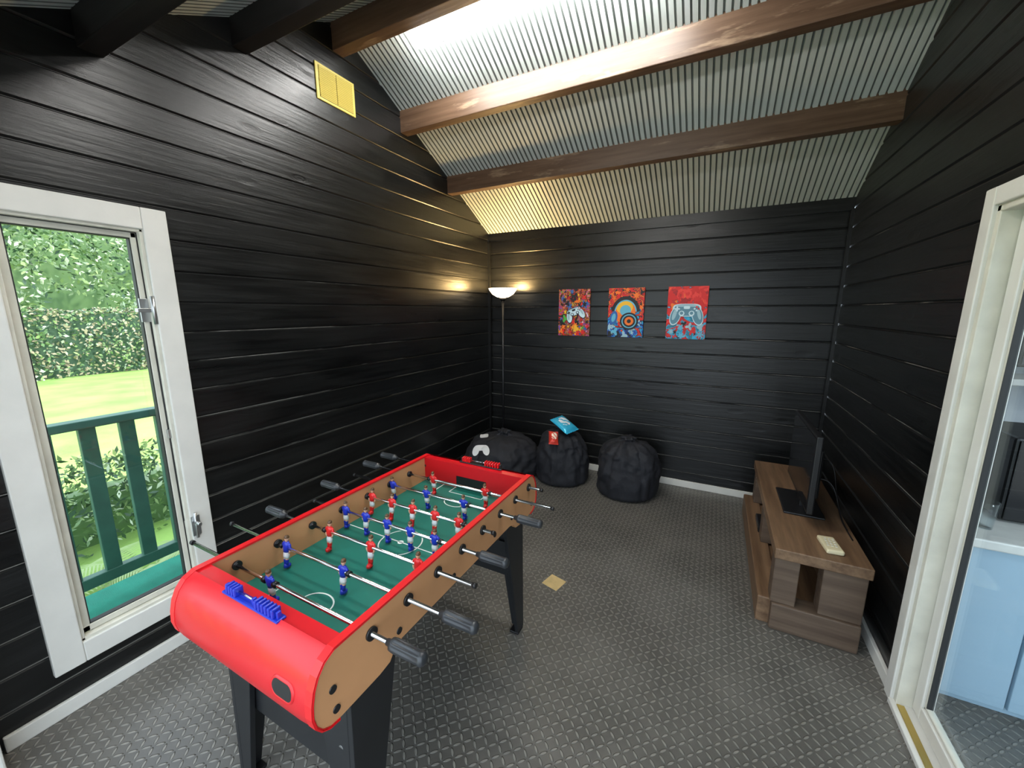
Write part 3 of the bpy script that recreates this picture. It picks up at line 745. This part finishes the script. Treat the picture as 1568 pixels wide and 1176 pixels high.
canvas('wall_canvas_art.002',-.40,-.085,1.355,1.80,splash_mat('art_bg_3',[(0,(.02,.20,.30)),(.34,cy),(.41,(.45,.01,.01)),(.47,red),(.60,(.85,.04,.03)),(.72,orn),(.80,yel)],8,9,.45),
       splats([c_c,c_p,c_r,c_k],18,.145,.21,-1,-.3)+splats([c_r,flat('art_crimson',(.4,.005,.01)),c_o],16,.145,.21,.2,1)+ctrl(c_g,c_w,c_r,0,1.12,.0,.01,c_p))

# ------------------------------------------------------------ TV stand
St=empty('tv_stand',(.55,2.80,0))
ya,yb=2.165,3.46; xa_,xb_=.35,.72
box('top_board',xa_-.002,xb_+.005,ya-.01,yb,.395,.45,M['oak'],St,.005)
box('post_near_left',xa_+.005,xa_+.11,ya+.01,ya+.10,.145,.395,M['oakend'],St,.005)
box('panel_near_right',xa_+.20,xb_-.002,ya+.01,ya+.10,.145,.395,M['oakend'],St,.005)
box('post_mid_left',xa_+.01,xa_+.10,2.76,2.86,.145,.395,M['oakend'],St,.005)
box('post_mid_right',xb_-.10,xb_-.01,2.76,2.86,.145,.395,M['oakend'],St,.005)
box('post_far_left',xa_+.01,xa_+.10,yb-.11,yb-.01,.145,.395,M['oakend'],St,.005)
box('post_far_right',xb_-.10,xb_-.01,yb-.11,yb-.01,.145,.395,M['oakend'],St,.005)
box('base_near',xa_+.012,xb_-.002,ya-.005,ya+.10,0,.145,M['oakend'],St,.006)
box('base_front',xa_-.045,xa_+.055,ya+.03,yb+.03,0,.145,M['oak'],St,.006)
box('base_rear',xb_-.10,xb_-.005,ya+.101,yb,0,.145,M['oak'],St,.006)
box('base_shelf',xa_+.055,xb_-.10,ya+.101,yb,.09,.13,M['oak'],St,.003)
C=empty('game_console',(.43,2.93,.2))
box('case',.355,.49,2.88,3.08,.146,.19,M['blackp'],C,.006)
box('slot',.3542,.3552,2.90,3.06,.165,.172,M['galv'],C)
R_=empty('remote_control',(.585,2.28,.47))
rr=Matrix.Rotation(.12,3,'Z')
box('body',.55,.622,2.215,2.355,.4505,.474,M['paper'],R_,.008,3,rot=rr)
for i in range(3):
    for j in range(4):
        box('button',.566+i*.016,.575+i*.016,2.25+j*.022,2.26+j*.022,.474,.477,M['cream'],R_,.001)
tv=empty('television',(.53,2.76,.5))
box('panel',.505,.535,2.44,3.08,.53,.96,M['blackp'],tv,.006)
box('screen',.5035,.5052,2.455,3.065,.55,.945,M['tvscr'],tv)
box('rear_housing',.535,.57,2.54,2.98,.58,.86,M['blackp'],tv,.012)
box('neck',.52,.55,2.70,2.80,.46,.56,M['blackp'],tv,.004)
box('base',.43,.625,2.58,2.94,.4505,.463,M['blackp'],tv,.005)
def cable(name,pts,r,m,parent=None):
    cu=bpy.data.curves.new(name,'CURVE'); cu.dimensions='3D'; cu.bevel_depth=r; cu.bevel_resolution=3
    s_=cu.splines.new('NURBS'); s_.points.add(len(pts)-1); s_.use_endpoint_u=True; s_.order_u=4
    for p,q in zip(s_.points,pts): p.co=(*q,1)
    cu.materials.append(m); return link(bpy.data.objects.new(name,cu),parent)
cable('power_cable',[(.57,2.74,.62),(.65,2.74,.66),(.70,2.72,.55),(.69,2.60,.465),(.70,2.5,.46)],.004,M['blackp'],tv)
cable('signal_cable',[(.57,2.80,.70),(.67,2.84,.78),(.70,2.8,.6),(.69,2.65,.46),(.70,2.40,.457)],.003,M['blackp'],tv)
box('floor_tape_patch',-.79,-.685,1.925,2.03,.0003,.003,M['tape'],None,.001,1,rot=Matrix.Rotation(-.25,3,'Z'))

# ------------------------------------------------------------ exterior
box('ground',-45,-3.06,-25,35,-.42,-.30,M['lawn'])
box('deck_floor',-3.12,XL-.1,-2.5,6,-.12,-.03,M['turf'],bev=.004)
Rl=empty('deck_railing',(-3.0,1.6,.5))
box('top_rail',-3.04,-2.96,-1.5,5.0,.975,1.02,M['greenp'],Rl,.005)
box('bottom_rail',-3.025,-2.975,-1.5,5.0,.07,.135,M['greenp'],Rl,.005)
y=-1.38
while y<4.95:
    box('baluster',-3.018,-2.982,y-.034,y+.034,.13,.98,M['greenp'],Rl,.003); y+=.165
for y in (-1.5,1.72,5.0): box('post',-3.05,-2.96,y-.045,y+.045,-.03,1.06,M['greenp'],Rl,.005)
def leaves(name,samples,size,mats,weights,backing=None,asp=.45):
    v=[];f=[];mi=[]
    for p,nrm in samples:
        s_=size*random.uniform(.6,1.4)
        a=Vector((random.gauss(0,1),random.gauss(0,1),random.gauss(0,1)))+nrm*1.2; a.normalize()
        _,u_,w_=basis(a); an=random.uniform(0,2*pi); uu_=u_*math.cos(an)+w_*math.sin(an); ww_=-u_*math.sin(an)+w_*math.cos(an)
        b=len(v); v+=[p-uu_*s_,p+ww_*s_*asp,p+uu_*s_,p-ww_*s_*asp]; f.append((b,b+1,b+2,b+3)); mi.append(random.choices(range(len(mats)),weights)[0])
    if backing:
        for q in backing:
            b=len(v); v+=q[0]; f+= [tuple(b+k_ for k_ in ff) for ff in q[1]]; mi+=[q[2]]*len(q[1])
    return mesh(name,v,f,mats,None,False,mi)
def boxback(x0,x1,y0,y1,z0,z1,mi):
    v=[(x0,y0,z0),(x1,y0,z0),(x1,y1,z0),(x0,y1,z0),(x0,y0,z1),(x1,y0,z1),(x1,y1,z1),(x0,y1,z1)]
    return (v,[(0,1,2,3),(4,5,6,7),(0,1,5,4),(1,2,6,5),(2,3,7,6),(3,0,4,7)],mi)
X=Vector((1,0,0)); Z=Vector((0,0,1))
sm=[]
for _ in range(11000):
    y=random.uniform(-2,16); z=random.uniform(-.3,1.55); sm.append((Vector((-16.5+.2*noise.noise(Vector((y,z,0)))+random.uniform(-.1,.12),y,z)),X))
for _ in range(3500):
    y=random.uniform(-2,16); sm.append((Vector((random.uniform(-17.6,-16.4),y,1.58+random.uniform(-.08,.08)+.1*noise.noise(Vector((y,0,0))))),Z))
leaves('garden_hedge',sm,.055,[M['l4'],M['l2'],M['l3'],M['l1'],M['l5']],[5,3,3.5,2,1.5],[boxback(-17.6,-16.6,-2,16,-.3,1.5,2)],.55)
sm=[]
for _ in range(64):
    c=Vector((random.uniform(-24,-19.5),random.uniform(-3,16),random.uniform(1.0,7.0))); r=random.uniform(.8,1.7)
    for _ in range(440):
        dvec=Vector((random.gauss(0,1),random.gauss(0,1),random.gauss(0,1))).normalized()
        if dvec.x<-.3: continue
        sm.append((c+dvec*r*random.uniform(.75,1.05),dvec))
leaves('garden_trees',sm,.10,[M['l1'],M['l2'],M['l3'],M['l5']],[4,3,3,4],[boxback(-26,-25,-6,22,-.3,5.5,1)])
sm=[]
for _ in range(6000):
    y=random.uniform(-.5,3.2); h=.50+.25*noise.noise(Vector((y*2,3,0))); z=-.3+random.random()**.7*(h+.25); x=-4.35+random.uniform(-.25,.25)
    sm.append((Vector((x,y,z)),X))
leaves('garden_shrub',sm,.030,[M['l2'],M['l3'],M['l1'],M['l5']],[4,4,3,1.5],[boxback(-4.55,-4.4,-.5,3.2,-.3,.15,0)],.35)
def fern(name,base,n,Lf,seed):
    random.seed(seed); v=[];f=[]
    for k_ in range(n):
        an=k_*2*pi/n+random.uniform(-.3,.3); d_=Vector((math.cos(an),math.sin(an),0)); up=random.uniform(.9,1.5)
        side=Vector((-d_.y,d_.x,0))
        for i in range(26):
            t=i/26; p=Vector(base)+d_*Lf*t*.8+Z*(Lf*(up*t-1.15*t*t))
            wl=Lf*.20*math.sin(pi*min(1,t*1.0+.08))**.8
            for s_ in (-1,1):
                b=len(v); q=p+side*s_*wl+d_*wl*.35-Z*wl*.15
                v+=[p,p+d_*Lf*.022,q+d_*.004,q]; f.append((b,b+1,b+2,b+3))
    mesh(name,v,f,M['l1'] if seed%2 else M['l2'])
fern('garden_fern',(-3.50,1.05,-.29),11,.55,3); fern('garden_fern.001',(-3.52,1.62,-.29),11,.55,4); fern('garden_fern.002',(-3.42,.72,-.29),9,.45,5)
box('patio_ground',-3.12,8,-25,-.3,-.12,-.05,mat('grey_patio',(.35,.34,.32),.8,var=.15,vscale=4))

# ------------------------------------------------------------ lights
W=bpy.data.worlds.new('sky'); S.world=W; W.use_nodes=True; nt=W.node_tree
bg=nt.nodes['Background']; bg.inputs['Color'].default_value=(.76,.88,1,1); bg.inputs['Strength'].default_value=3.4
light('sun','SUN',(5,5,10),4.5,(1,.95,.85),rot=(math.radians(38),0,math.radians(115)),angle=.03)
light('adjoining_room_fill','POINT',(1.9,1.2,2.3),34,(.88,.95,1),shadow_soft_size=.15)  # added fill without a fixture, brightens the view through the glazed door
pl=light('doorway_portal','AREA',((NX0+NX1)/2,-.06,1.06),1,(1,1,1),rot=(math.radians(90),0,pi),shape='RECTANGLE',size=NX1-NX0,size_y=2.12); pl.data.cycles.is_portal=True

# ------------------------------------------------------------ camera
cd=bpy.data.cameras.new('camera'); cam=bpy.data.objects.new('camera',cd); col.objects.link(cam)
cam.location=(0,0,1.6); cam.rotation_euler=(math.radians(90-10.6),0,math.radians(27.3))
cd.sensor_width=36; cd.lens=13.84; cd.clip_start=.02; cd.clip_end=200
S.camera=cam
try:
    S.view_settings.view_transform='Standard'; S.view_settings.look='None'; S.view_settings.exposure=0
except Exception as ex: print(ex)
